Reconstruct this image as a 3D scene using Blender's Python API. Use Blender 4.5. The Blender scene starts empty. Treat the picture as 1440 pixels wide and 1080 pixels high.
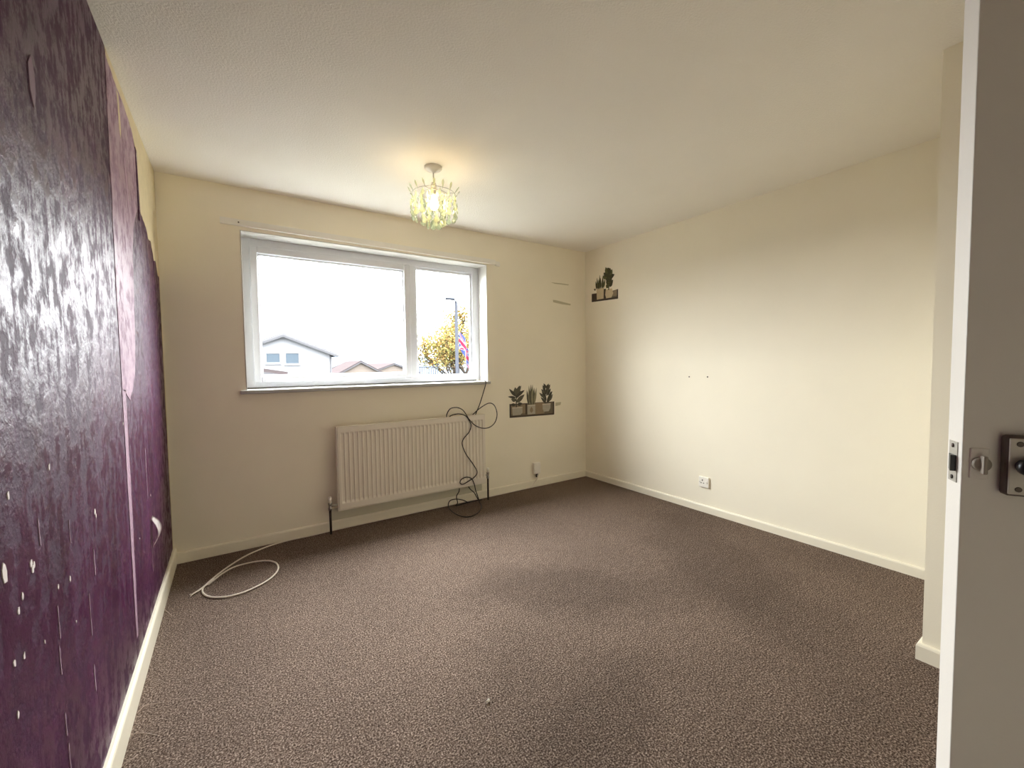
import bpy, bmesh, math, random
from mathutils import Vector, Matrix, noise
random.seed(7)
C = bpy.context.scene.collection
SC = bpy.context.scene

# ------------------------------------------------------------------ camera
F_PX = 589.95                       # focal length in pixels of a 1440 px wide frame
CAM_H = 1.2234
RIGHT = Vector((0.8312, -0.5557, -0.0118)).normalized()
FWD = Vector((0.5552, 0.8303, -0.0475)).normalized()
UP = RIGHT.cross(FWD).normalized()
RIGHT = FWD.cross(UP).normalized()
cam = bpy.data.cameras.new('camera')
cam.sensor_fit = 'HORIZONTAL'; cam.sensor_width = 36.0
cam.lens = F_PX * 36.0 / 1440.0
cam.clip_start = 0.02; cam.clip_end = 3000
camo = bpy.data.objects.new('camera', cam); C.objects.link(camo)
camo.matrix_world = Matrix(((RIGHT.x, UP.x, -FWD.x, 0), (RIGHT.y, UP.y, -FWD.y, 0),
                            (RIGHT.z, UP.z, -FWD.z, CAM_H), (0, 0, 0, 1)))
SC.camera = camo

# ------------------------------------------------------------------ sky, exposure
SKY = 24.0                          # zenith radiance of the overcast sky
w = bpy.data.worlds.new('overcast_sky'); SC.world = w
w.use_nodes = True
bg = w.node_tree.nodes['Background']
bg.inputs['Color'].default_value = (0.985, 0.985, 0.985, 1)
# standard overcast sky: three times as bright overhead as at the horizon
wn, wl = w.node_tree.nodes, w.node_tree.links
wtc = wn.new('ShaderNodeTexCoord'); wsp = wn.new('ShaderNodeSeparateXYZ'); wl.new(wtc.outputs['Generated'], wsp.inputs[0])
wmr = wn.new('ShaderNodeMapRange'); wl.new(wsp.outputs['Z'], wmr.inputs['Value'])
wmr.inputs['From Min'].default_value = 0.0; wmr.inputs['From Max'].default_value = 1.0
wmr.inputs['To Min'].default_value = SKY / 3; wmr.inputs['To Max'].default_value = SKY
wl.new(wmr.outputs['Result'], bg.inputs['Strength'])
vs = SC.view_settings
vs.view_transform = 'Standard'; vs.look = 'None'; vs.gamma = 1.0; vs.use_curve_mapping = False
vs.exposure = 1.67
SC.cycles.diffuse_bounces = 8
SC.cycles.transparent_max_bounces = 24
# a sampling portal in the window opening (gives off nothing itself)
pl = bpy.data.lights.new('window_portal', 'AREA'); pl.shape = 'RECTANGLE'
pl.size = 1.9; pl.size_y = 1.06; pl.cycles.is_portal = True
plo = bpy.data.objects.new('window_portal', pl); C.objects.link(plo)
plo.location = (1.018, 3.60, 1.6); plo.rotation_euler = (math.radians(-90), 0, 0)

# ------------------------------------------------------------------ room measures
XL, XR, YB, YF, H = -0.341, 3.170, 3.314, -0.55, 2.40
NIBX, NIBY = 2.30, 0.455            # boxed-out corner on the right
WX0, WX1, WZ0, WZ1 = 0.080, 1.955, 1.070, 2.124   # window opening
YW = 3.464                          # face of the window frame

def ray(u, v):
    return (u - 720) / F_PX * RIGHT - (v - 540) / F_PX * UP + FWD
def at(u, v, ax, val):              # the point of a plane (axis ax = val) that was measured at u, v
    d = ray(u, v); o = Vector((0, 0, CAM_H))
    return o + d * ((val - o[ax]) / d[ax])

# ------------------------------------------------------------------ helpers
def srgb(r, g, b):
    f = lambda c: (c / 255 / 12.92) if c / 255 <= 0.04045 else ((c / 255 + 0.055) / 1.055) ** 2.4
    return (f(r), f(g), f(b), 1)

def mat(name, col, rough=0.5, spec=0.5, metal=0.0, var=0.0, vscale=8.0, bump=0.0, bscale=80.0, bdist=0.002):
    m = bpy.data.materials.new(name); m.use_nodes = True
    nt = m.node_tree; b = nt.nodes['Principled BSDF']
    b.inputs['Base Color'].default_value = col
    b.inputs['Roughness'].default_value = rough
    b.inputs['Specular IOR Level'].default_value = spec
    b.inputs['Metallic'].default_value = metal
    tc = nt.nodes.new('ShaderNodeTexCoord')
    n = nt.nodes.new('ShaderNodeTexNoise'); n.inputs['Scale'].default_value = vscale; n.inputs['Detail'].default_value = 5
    nt.links.new(tc.outputs['Object'], n.inputs['Vector'])
    mx = nt.nodes.new('ShaderNodeMix'); mx.data_type = 'RGBA'
    v = var
    mx.inputs['A'].default_value = (col[0] * (1 - v), col[1] * (1 - v), col[2] * (1 - v), 1)
    mx.inputs['B'].default_value = (min(1, col[0] * (1 + v)), min(1, col[1] * (1 + v)), min(1, col[2] * (1 + v)), 1)
    nt.links.new(n.outputs['Fac'], mx.inputs['Factor']); nt.links.new(mx.outputs['Result'], b.inputs['Base Color'])
    if bump:
        n2 = nt.nodes.new('ShaderNodeTexNoise'); n2.inputs['Scale'].default_value = bscale; n2.inputs['Detail'].default_value = 4
        nt.links.new(tc.outputs['Object'], n2.inputs['Vector'])
        bp = nt.nodes.new('ShaderNodeBump'); bp.inputs['Strength'].default_value = bump; bp.inputs['Distance'].default_value = bdist
        nt.links.new(n2.outputs['Fac'], bp.inputs['Height']); nt.links.new(bp.outputs['Normal'], b.inputs['Normal'])
    return m

def tag(o, label=None, cat=None, group=None, kind=None):
    if label: o['label'] = label
    if cat: o['category'] = cat
    if group: o['group'] = group
    if kind: o['kind'] = kind
    return o

def empty(name, loc, label=None, cat=None, group=None, kind=None, rotz=0.0):
    o = bpy.data.objects.new(name, None); C.objects.link(o)
    o.location = loc; o.rotation_euler = (0, 0, rotz); o.empty_display_size = 0.05
    return tag(o, label, cat, group, kind)

def link_mesh(name, me, m, parent=None, smooth=False, world=True):
    if m is not None and not me.materials: me.materials.append(m)
    if smooth:
        for p in me.polygons: p.use_smooth = True
    o = bpy.data.objects.new(name, me); C.objects.link(o)
    if parent is not None:
        o.parent = parent
        if world:                   # the mesh is in world coordinates: undo the chain of parents
            M = Matrix.Identity(4); q = parent
            while q is not None:
                M = q.matrix_parent_inverse @ q.matrix_basis if q.parent is None else q.matrix_parent_inverse @ q.matrix_basis
                q2 = q.parent
                if q2 is not None:
                    MM = M; r = q2
                    while r is not None:
                        MM = (r.matrix_parent_inverse @ r.matrix_basis) @ MM; r = r.parent
                    M = MM
                break
            o.matrix_parent_inverse = M.inverted()
    return o

def fin(name, bm, m, parent=None, smooth=False, world=True):
    bmesh.ops.recalc_face_normals(bm, faces=bm.faces[:])
    me = bpy.data.meshes.new(name); bm.to_mesh(me); bm.free()
    return link_mesh(name, me, m, parent, smooth, world)

def bx(bm, x0, x1, y0, y1, z0, z1, bev=0.0, seg=2):
    vs_ = [bm.verts.new(c) for c in ((x0, y0, z0), (x1, y0, z0), (x1, y1, z0), (x0, y1, z0),
                                     (x0, y0, z1), (x1, y0, z1), (x1, y1, z1), (x0, y1, z1))]
    fs = [bm.faces.new([vs_[i] for i in q]) for q in ((3, 2, 1, 0), (4, 5, 6, 7), (0, 1, 5, 4), (1, 2, 6, 5), (2, 3, 7, 6), (3, 0, 4, 7))]
    if bev:
        es = list({e for f in fs for e in f.edges})
        bmesh.ops.bevel(bm, geom=es, offset=bev, segments=seg, affect='EDGES', profile=0.5)
    return vs_

def box(name, b, m, parent=None, bev=0.0, world=True):
    bm = bmesh.new(); bx(bm, *b, bev=bev)
    return fin(name, bm, m, parent, smooth=False, world=world)

def catmull(pts, n=8):
    pts = [Vector(p) for p in pts]; out = []
    P = [2 * pts[0] - pts[1]] + pts + [2 * pts[-1] - pts[-2]]
    for i in range(1, len(P) - 2):
        p0, p1, p2, p3 = P[i - 1:i + 3]
        for k in range(n):
            t = k / n
            out.append(0.5 * ((2 * p1) + (p2 - p0) * t + (2 * p0 - 5 * p1 + 4 * p2 - p3) * t * t + (3 * p1 - p0 - 3 * p2 + p3) * t ** 3))
    out.append(pts[-1]); return out

def tube(bm, pts, r, seg=8, cap=True):
    pts = [Vector(p) for p in pts]; rings = []
    nrm = None
    for i, p in enumerate(pts):
        t = (pts[min(i + 1, len(pts) - 1)] - pts[max(i - 1, 0)])
        t = t.normalized() if t.length > 1e-9 else Vector((0, 0, 1))
        if nrm is None:
            nrm = t.orthogonal().normalized()
        else:
            nrm = (nrm - t * nrm.dot(t))
            nrm = nrm.normalized() if nrm.length > 1e-6 else t.orthogonal().normalized()
        b = t.cross(nrm)
        rr = r[i] if isinstance(r, (list, tuple)) else r
        rings.append([bm.verts.new(p + rr * (math.cos(2 * math.pi * k / seg) * nrm + math.sin(2 * math.pi * k / seg) * b)) for k in range(seg)])
    for a, b in zip(rings, rings[1:]):
        for k in range(seg):
            bm.faces.new((a[k], a[(k + 1) % seg], b[(k + 1) % seg], b[k]))
    if cap:
        bm.faces.new(rings[0]); bm.faces.new(rings[-1])

def tube_obj(name, pts, r, m, parent=None, seg=8, world=True):
    bm = bmesh.new(); tube(bm, pts, r, seg)
    return fin(name, bm, m, parent, smooth=True, world=world)

def lathe(bm, prof, cx, cy, cz, seg=24, axis=2):
    rings = []
    for r, z in prof:
        ring = []
        for k in range(seg):
            a = 2 * math.pi * k / seg
            c = (r * math.cos(a), r * math.sin(a), z)
            if axis == 1: c = (c[0], -c[2], c[1])      # turns about -Y
            if axis == 0: c = (-c[2], c[0], c[1])      # turns about -X
            ring.append(bm.verts.new((cx + c[0], cy + c[1], cz + c[2])))
        rings.append(ring)
    for a, b in zip(rings, rings[1:]):
        for k in range(seg):
            bm.faces.new((a[k], a[(k + 1) % seg], b[(k + 1) % seg], b[k]))
    bm.faces.new(rings[0]); bm.faces.new(rings[-1])

def lathe_obj(name, prof, loc, m, parent=None, seg=24, axis=2, world=True):
    bm = bmesh.new(); lathe(bm, prof, *loc, seg=seg, axis=axis)
    return fin(name, bm, m, parent, smooth=True, world=world)

# ------------------------------------------------------------------ materials
def wall_mat(name, col, bstr=0.25, patch=None):
    m = mat(name, col, rough=0.75, spec=0.25, var=0.035, vscale=3.0, bump=bstr, bscale=150, bdist=0.0015)
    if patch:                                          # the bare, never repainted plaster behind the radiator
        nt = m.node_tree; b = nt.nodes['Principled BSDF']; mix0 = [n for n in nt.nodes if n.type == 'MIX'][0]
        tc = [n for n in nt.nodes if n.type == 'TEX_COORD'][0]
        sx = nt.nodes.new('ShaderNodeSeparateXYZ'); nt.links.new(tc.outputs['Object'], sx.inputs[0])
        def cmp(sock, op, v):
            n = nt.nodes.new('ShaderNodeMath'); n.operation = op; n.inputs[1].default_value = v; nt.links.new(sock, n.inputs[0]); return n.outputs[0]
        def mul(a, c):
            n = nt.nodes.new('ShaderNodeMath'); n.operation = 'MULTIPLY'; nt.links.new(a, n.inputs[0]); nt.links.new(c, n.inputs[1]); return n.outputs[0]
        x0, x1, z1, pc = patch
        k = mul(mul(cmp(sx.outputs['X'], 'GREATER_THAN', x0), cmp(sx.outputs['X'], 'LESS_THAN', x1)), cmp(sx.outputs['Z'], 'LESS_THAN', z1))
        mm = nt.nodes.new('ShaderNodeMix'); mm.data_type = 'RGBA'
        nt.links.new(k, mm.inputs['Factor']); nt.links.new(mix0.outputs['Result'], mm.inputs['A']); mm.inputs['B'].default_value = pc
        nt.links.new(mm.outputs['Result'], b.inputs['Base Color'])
    return m

CREAM = srgb(243, 236, 217)
M_wall = wall_mat('cream_wall_paint', CREAM)
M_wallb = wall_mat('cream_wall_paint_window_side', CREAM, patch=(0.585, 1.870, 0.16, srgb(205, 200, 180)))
M_ceil = mat('textured_ceiling_paint', srgb(245, 241, 232), rough=0.85, spec=0.15, var=0.02, vscale=4, bump=0.6, bscale=120, bdist=0.004)
M_gloss = mat('cream_gloss_woodwork', srgb(238, 231, 212), rough=0.35, var=0.02, vscale=12, bump=0.08, bscale=60)
M_upvc = mat('white_upvc', srgb(228, 231, 238), rough=0.3, var=0.01)
M_sill = mat('white_painted_sill', srgb(178, 177, 174), rough=0.4, var=0.015)
M_fascia0 = mat('dark_grey_outer_sill', srgb(96, 95, 92), rough=0.7, var=.1)  # outer sill coloured dark so it throws less daylight onto the ceiling
M_batten = mat('white_painted_batten', srgb(238, 235, 226), rough=0.5, var=0.015)
M_reveal = mat('white_reveal_paint', srgb(200, 198, 192), rough=0.6, var=0.02)
M_rad = mat('cream_white_radiator_enamel', srgb(232, 224, 210), rough=0.35, var=0.015, vscale=20)
M_pipe = mat('dark_brown_pipe', srgb(48, 32, 24), rough=0.4, var=0.1)
M_chrome = mat('dull_chrome', srgb(170, 165, 158), rough=0.3, metal=0.9, var=0.05)
M_steel = mat('worn_painted_metal', srgb(190, 186, 176), rough=0.4, metal=0.55, var=0.08, vscale=60, bump=0.2, bscale=90)
M_dsteel = mat('dark_worn_metal', srgb(96, 86, 78), rough=0.45, metal=0.5, var=0.15, vscale=60, bump=0.2, bscale=90)
M_black = mat('black_plastic', srgb(26, 22, 24), rough=0.4, var=0.1)
M_cable = mat('black_cable_sheath', srgb(28, 22, 20), rough=0.5, var=0.1)
M_wcable = mat('white_cable_sheath', srgb(232, 222, 208), rough=0.5, var=0.05)
M_plastic = mat('white_plastic', srgb(240, 236, 226), rough=0.35, var=0.02)
M_door = mat('cream_white_door_paint', srgb(246, 241, 232), rough=0.45, var=0.02, vscale=10, bump=0.12, bscale=300, bdist=0.001)
M_oldpaint = mat('grimy_painted_metal', srgb(168, 158, 144), rough=0.5, var=0.15, vscale=120, bump=.3, bscale=200, bdist=.001)
M_case = mat('brown_grey_case_metal', srgb(104, 92, 84), rough=0.55, metal=.2, var=0.12, vscale=90)
M_cover = mat('pale_worn_lock_cover', srgb(206, 200, 188), rough=0.4, metal=.15, var=0.06, vscale=90, bump=.2, bscale=150, bdist=.001)
M_hole = mat('dark_socket_hole', srgb(40, 36, 32), rough=0.8)

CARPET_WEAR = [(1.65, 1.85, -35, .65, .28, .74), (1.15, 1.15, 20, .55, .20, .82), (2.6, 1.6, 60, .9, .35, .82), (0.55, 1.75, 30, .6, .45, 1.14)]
def carpet_mat():
    m = bpy.data.materials.new('brown_speckled_carpet'); m.use_nodes = True
    nt = m.node_tree; b = nt.nodes['Principled BSDF']; L = nt.links.new
    b.inputs['Roughness'].default_value = 1.0; b.inputs['Specular IOR Level'].default_value = 0.05
    b.inputs['Sheen Weight'].default_value = 0.0
    tc = nt.nodes.new('ShaderNodeTexCoord')
    def nz(s, d=3, r=0.6):
        n = nt.nodes.new('ShaderNodeTexNoise'); n.inputs['Scale'].default_value = s; n.inputs['Detail'].default_value = d; n.inputs['Roughness'].default_value = r
        L(tc.outputs['Object'], n.inputs['Vector']); return n
    fine, mid, big = nz(170, 4, 0.75), nz(28, 4), nz(1.3, 3, 0.55)
    r1 = nt.nodes.new('ShaderNodeValToRGB'); L(fine.outputs['Fac'], r1.inputs['Fac'])
    r1.color_ramp.elements[0].position = 0.36; r1.color_ramp.elements[0].color = srgb(40, 28, 22)
    r1.color_ramp.elements[1].position = 0.66; r1.color_ramp.elements[1].color = srgb(190, 172, 158)
    e = r1.color_ramp.elements.new(0.5); e.color = srgb(100, 84, 74)
    def mulmix(a, src, lo, hi, p0, p1):
        r = nt.nodes.new('ShaderNodeMapRange'); L(src, r.inputs['Value'])
        r.inputs['From Min'].default_value = p0; r.inputs['From Max'].default_value = p1
        r.inputs['To Min'].default_value = lo; r.inputs['To Max'].default_value = hi
        mx = nt.nodes.new('ShaderNodeMix'); mx.data_type = 'RGBA'; mx.blend_type = 'MULTIPLY'; mx.inputs['Factor'].default_value = 1
        cmb = nt.nodes.new('ShaderNodeCombineColor')
        for i in range(3): L(r.outputs['Result'], cmb.inputs[i])
        L(a, mx.inputs['A']); L(cmb.outputs[0], mx.inputs['B']); return mx.outputs['Result']
    c = mulmix(r1.outputs['Color'], mid.outputs['Fac'], 0.82, 1.12, 0.3, 0.7)
    c = mulmix(c, big.outputs['Fac'], 0.9, 1.1, 0.35, 0.65)
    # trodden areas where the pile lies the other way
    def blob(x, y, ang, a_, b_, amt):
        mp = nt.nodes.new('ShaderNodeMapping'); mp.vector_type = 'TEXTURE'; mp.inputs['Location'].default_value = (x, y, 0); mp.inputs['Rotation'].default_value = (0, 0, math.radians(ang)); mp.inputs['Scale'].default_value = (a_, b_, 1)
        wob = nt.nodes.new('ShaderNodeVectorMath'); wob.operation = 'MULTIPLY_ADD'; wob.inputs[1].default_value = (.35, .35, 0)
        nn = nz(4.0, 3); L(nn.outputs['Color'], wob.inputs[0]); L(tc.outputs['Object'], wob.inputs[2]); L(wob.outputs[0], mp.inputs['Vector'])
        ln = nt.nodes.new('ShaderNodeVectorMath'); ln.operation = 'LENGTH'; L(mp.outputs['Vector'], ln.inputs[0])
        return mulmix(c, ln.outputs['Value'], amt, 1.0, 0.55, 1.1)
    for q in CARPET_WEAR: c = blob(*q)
    L(c, b.inputs['Base Color'])
    ad = nt.nodes.new('ShaderNodeMath'); ad.operation = 'ADD'; L(fine.outputs['Fac'], ad.inputs[0]); L(mid.outputs['Fac'], ad.inputs[1])
    bp = nt.nodes.new('ShaderNodeBump'); bp.inputs['Strength'].default_value = 0.7; bp.inputs['Distance'].default_value = 0.006
    L(ad.outputs[0], bp.inputs['Height']); L(bp.outputs['Normal'], b.inputs['Normal'])
    return m
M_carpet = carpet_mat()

def peel_mat(name, dark, light, rough, bstr, spots=True):
    """glossy paint on paper that has been stripped in upright flakes"""
    m = bpy.data.materials.new(name); m.use_nodes = True
    nt = m.node_tree; b = nt.nodes['Principled BSDF']; L = nt.links.new
    tc = nt.nodes.new('ShaderNodeTexCoord')
    def nz(sy, sz, d=5, r=0.6):
        mp = nt.nodes.new('ShaderNodeMapping'); mp.inputs['Scale'].default_value = (1, sy, sz)
        L(tc.outputs['Object'], mp.inputs['Vector'])
        n = nt.nodes.new('ShaderNodeTexNoise'); n.inputs['Scale'].default_value = 1.0; n.inputs['Detail'].default_value = d; n.inputs['Roughness'].default_value = r
        L(mp.outputs['Vector'], n.inputs['Vector']); return n.outputs['Fac']
    flake, streak, big = nz(20, 17, 7, 0.68), nz(38, 3.0, 4), nz(4, 1.6, 3)
    def ramp(src, p0, c0, p1, c1):
        r = nt.nodes.new('ShaderNodeValToRGB'); L(src, r.inputs['Fac'])
        r.color_ramp.elements[0].position = p0; r.color_ramp.elements[0].color = c0
        r.color_ramp.elements[1].position = p1; r.color_ramp.elements[1].color = c1; return r.outputs['Color']
    base = ramp(big, 0.3, dark, 0.72, light)
    mx = nt.nodes.new('ShaderNodeMix'); mx.data_type = 'RGBA'; mx.blend_type = 'MULTIPLY'; mx.inputs['Factor'].default_value = 0.7
    L(base, mx.inputs['A']); L(ramp(flake, 0.36, (0.55, 0.5, 0.55, 1), 0.52, (1, 1, 1, 1)), mx.inputs['B'])
    L(mx.outputs['Result'], b.inputs['Base Color'])
    dull = nt.nodes.new('ShaderNodeMath'); dull.operation = 'MULTIPLY_ADD'; dull.inputs[1].default_value = 0.5
    L(streak, dull.inputs[0]); L(flake, dull.inputs[2])
    rr = nt.nodes.new('ShaderNodeMapRange'); L(dull.outputs[0], rr.inputs['Value'])
    rr.inputs['From Min'].default_value = 0.66; rr.inputs['From Max'].default_value = 0.80
    rr.inputs['To Min'].default_value = rough + 0.32; rr.inputs['To Max'].default_value = rough - 0.03
    b.inputs['Specular IOR Level'].default_value = 0.30; b.inputs['Specular Tint'].default_value = (.86, .74, .86, 1)
    L(rr.outputs['Result'], b.inputs['Roughness'])
    fl = nt.nodes.new('ShaderNodeMath'); fl.operation = 'MULTIPLY_ADD'; fl.inputs[1].default_value = 0.35
    sharp = nt.nodes.new('ShaderNodeMapRange'); L(flake, sharp.inputs['Value'])
    sharp.inputs['From Min'].default_value = 0.38; sharp.inputs['From Max'].default_value = 0.60
    L(streak, fl.inputs[0]); L(sharp.outputs['Result'], fl.inputs[2])
    bp = nt.nodes.new('ShaderNodeBump'); bp.inputs['Strength'].default_value = bstr; bp.inputs['Distance'].default_value = 0.004
    L(fl.outputs[0], bp.inputs['Height']); L(bp.outputs['Normal'], b.inputs['Normal'])
    return m
M_purple = peel_mat('glossy_dark_purple_paint', srgb(56, 16, 46), srgb(76, 28, 66), 0.34, 0.42)
M_mauve = peel_mat('mauve_paper_backing', srgb(150, 120, 137), srgb(174, 146, 162), 0.44, 0.25)
M_plaster = mat('bare_cream_plaster', srgb(214, 200, 166), rough=0.8, spec=0.2, var=0.12, vscale=22, bump=0.5, bscale=70, bdist=0.003)
M_paper = mat('torn_white_paper', srgb(226, 216, 214), rough=0.7, spec=0.2, var=0.06, vscale=50)
M_torn = mat('scuffed_purple_grey_paper', srgb(128, 104, 120), rough=0.6, spec=0.3, var=0.2, vscale=50)
M_pinkpaper = mat('torn_pale_mauve_paper', srgb(186, 158, 178), rough=0.6, spec=0.3, var=0.08, vscale=50)

# ------------------------------------------------------------------ the room shell
def struct(name, boxes, m, label, cat, bev=0.0):
    bm = bmesh.new()
    for b in boxes: bx(bm, *b)
    return tag(fin(name, bm, m), label, cat, kind='structure')

HX0, HX1, HY0 = 0.30, 1.40, -1.75     # the landing behind the doorway
DX0, DX1, DZ = 0.47, 1.243, 2.00       # doorway
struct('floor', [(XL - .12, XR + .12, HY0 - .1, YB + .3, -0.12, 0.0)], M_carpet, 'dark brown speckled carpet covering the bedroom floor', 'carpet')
struct('ceiling', [(XL - .12, XR + .12, HY0 - .1, YB + .3, H, H + .12)], M_ceil, 'off-white stippled ceiling with a pendant light', 'ceiling')
YO = YB + 0.29
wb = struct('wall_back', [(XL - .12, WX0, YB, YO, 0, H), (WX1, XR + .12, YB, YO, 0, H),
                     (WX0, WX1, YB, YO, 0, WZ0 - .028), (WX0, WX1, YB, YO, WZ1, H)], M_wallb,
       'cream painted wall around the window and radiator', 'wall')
struct('wall_right', [(XR, XR + .12, YF - .12, YB, 0, H)], M_wall, 'plain cream painted wall with a single socket', 'wall')
WL = struct('wall_left', [(XL - .12, XL, YF - .12, YB, 0, H)], M_purple, 'glossy dark purple wall with stripped and torn paper', 'wall')
struct('wall_alcove', [(NIBX, XR, YF - .12, NIBY, 0, H)], M_wall, 'cream boxed-out wall corner beside the open door', 'wall')
struct('wall_front', [(XL, DX0, YF - .12, YF, 0, H), (DX1, NIBX, YF - .12, YF, 0, H), (DX0, DX1, YF - .12, YF, DZ, H)], M_wall,
       'cream painted wall with the doorway', 'wall')
struct('wall_landing', [(HX0 - .1, HX0, HY0, YF - .12, 0, H), (HX1, HX1 + .1, HY0, YF - .12, 0, H), (HX0 - .1, HX1 + .1, HY0 - .1, HY0, 0, H)],
       M_wall, 'cream wall of the landing beyond the doorway', 'wall')

def skirting(name, pts, h, t, label):
    """board that follows a run of floor points; its room side is on the left of the run, top edge rounded"""
    prof = [(0, 0), (t, 0), (t, h - .010), (t - .003, h - .003), (t - .008, h), (0, h)]
    bm = bmesh.new(); rings = []
    P = [Vector((a, b)) for a, b in pts]
    for i, p in enumerate(P):
        d0 = (P[i] - P[i - 1]).normalized() if i else None
        d1 = (P[i + 1] - P[i]).normalized() if i < len(P) - 1 else None
        n0 = Vector((-d0.y, d0.x)) if d0 else None; n1 = Vector((-d1.y, d1.x)) if d1 else None
        if n0 is None: off = n1
        elif n1 is None: off = n0
        else: off = (n0 + n1) / (1 + n0.dot(n1))
        rings.append([bm.verts.new((p.x + off.x * a, p.y + off.y * a, z)) for a, z in prof])
    for a, b in zip(rings, rings[1:]):
        for k in range(len(prof)):
            bm.faces.new((a[k], a[(k + 1) % len(prof)], b[(k + 1) % len(prof)], b[k]))
    bm.faces.new(rings[0]); bm.faces.new(rings[-1])
    return tag(fin(name, bm, M_gloss), label, 'skirting', kind='structure')
skirting('baseboard_left', [(XL, YB), (XL, YF)], 0.100, 0.017, 'cream gloss skirting board along the purple wall')
skirting('baseboard_back', [(XR - .016, YB), (XL + .018, YB)], 0.070, 0.015, 'cream gloss skirting board under the window')
skirting('baseboard_right', [(XR, NIBY + .016), (XR, YB)], 0.060, 0.015, 'cream gloss skirting board along the plain cream wall')
skirting('baseboard_alcove', [(NIBX, YF), (NIBX, NIBY), (XR - .016, NIBY)], 0.068, 0.016, 'cream gloss skirting board round the boxed-out corner')

# doorway lining and architrave (behind the camera)
fr = empty('trim_1', (0.5 * (DX0 + DX1), YF, 0), 'cream gloss lining and architrave of the doorway', 'door frame', kind='structure')
for nm, b in (('jamb', (DX0, DX0 + .025, YF - .12, YF, 0, DZ)), ('jamb', (DX1 - .012, DX1, YF - .12, YF - .045, 0, DZ)),
              ('head', (DX0 + .025, DX1 - .012, YF - .12, YF - .045, DZ - .018, DZ)),
              ('architrave', (DX0 - .05, DX0 + .01, YF, YF + .015, 0, DZ + .055)), ('architrave', (DX1 + .004, DX1 + .062, YF, YF + .012, 0, DZ + .055)),
              ('architrave', (DX0 + .01, DX1 + .004, YF, YF + .012, DZ + .003, DZ + .055))):
    box(nm, b, M_gloss, fr, bev=0.002)

# ------------------------------------------------------------------ purple wall: layers, tears and chips
def ragged(pts, amp, step, seed):
    out = []
    n = len(pts)
    for i in range(n):
        a = Vector(pts[i]); b = Vector(pts[(i + 1) % n]); d = b - a; k = max(1, int(d.length / step)); nn = Vector((-d.y, d.x)).normalized()
        for j in range(k):
            q = a + d * (j / k)
            f = noise.noise(Vector((q.x * 23 + seed, q.y * 9, seed))) + 0.6 * noise.noise(Vector((q.x * 70, q.y * 40 + seed, 3 * seed)))
            out.append(q + nn * amp * f)
    return out
def layer(name, pts, th, m, amp=0.008, step=0.02, seed=1.0, label=None, base=0.0):
    q = ragged(pts, amp, step, seed) if amp else [Vector(p) for p in pts]
    q = [Vector((min(a.x, YB - .001), min(a.y, H - .002))) for a in q]
    bm = bmesh.new()
    lo = [bm.verts.new((XL + base, a.x, a.y)) for a in q]; hi = [bm.verts.new((XL + base + th, a.x, a.y)) for a in q]
    f = bm.faces.new(hi)
    for i in range(len(q)):
        j = (i + 1) % len(q); bm.faces.new((lo[i], lo[j], hi[j], hi[i]))
    bmesh.ops.triangulate(bm, faces=[f])
    o = fin(name, bm, m, WL)
    if label: o['label'] = label
    return o
layer('bare_plaster', [(2.135, 2.405), (2.14, 2.36), (2.25, 2.345), (2.36, 2.35), (2.50, 2.335), (2.62, 2.31), (2.685, 2.27), (2.70, 2.10), (2.74, 1.985),
                       (2.85, 1.965), (2.95, 1.92), (3.05, 1.91), (3.12, 1.83), (3.19, 1.84), (3.24, 1.78), (3.318, 1.76), (3.318, 2.405)],
      0.0010, M_plaster, 0.014, 0.02, 2.3, 'cream bare plaster along the ceiling and corner')
layer('paper_backing', [(2.125, 2.37), (2.11, 1.9), (2.10, 1.5), (2.105, 1.15), (2.17, 1.13), (2.24, 1.10), (2.31, 1.14), (2.37, 1.20), (2.41, 1.3),
                        (2.44, 1.5), (2.47, 1.74), (2.54, 1.88), (2.665, 1.98), (2.67, 2.25), (2.62, 2.31), (2.43, 2.345), (2.25, 2.35)],
      0.0016, M_mauve, 0.007, 0.02, 5.1, 'pale mauve backing where the purple layer is stripped')
layer('paper_strip', [(2.105, 1.15), (2.106, .7), (2.118, .18), (2.148, .18), (2.165, .7), (2.168, 1.14)], 0.0016, M_mauve, 0.004, 0.03, 4.2, 'narrow pale mauve strip left by a torn seam')
layer('corner_strip', [(3.300, 0.075), (3.318, 0.075), (3.318, 1.80), (3.302, 1.80)], 0.0012, M_plaster, 0.004, 0.02, 6.4, 'cream paint edge down the corner')
layer('paper_edge', [(2.665, 2.265), (2.695, 2.26), (2.70, 2.10), (2.712, 1.98), (2.685, 1.93), (2.668, 2.0)], 0.004, M_purple, 0.004, 0.02, 1.7, 'dark purple torn edge left standing')
layer('torn_patch', [(2.30, 2.335), (2.335, 2.33), (2.352, 2.20), (2.34, 2.16), (2.318, 2.19)], 0.0022, M_plaster, 0.006, 0.015, 7.7)
layer('torn_patch', [(2.385, 2.10), (2.40, 2.12), (2.44, 1.95), (2.43, 1.88), (2.41, 1.93)], 0.0022, M_pinkpaper, 0.008, 0.012, 9.2)
layer('torn_patch', [(2.46, 2.20), (2.475, 2.21), (2.48, 2.09), (2.465, 2.08)], 0.0022, M_pinkpaper, 0.004, 0.012, 3.3)
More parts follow.
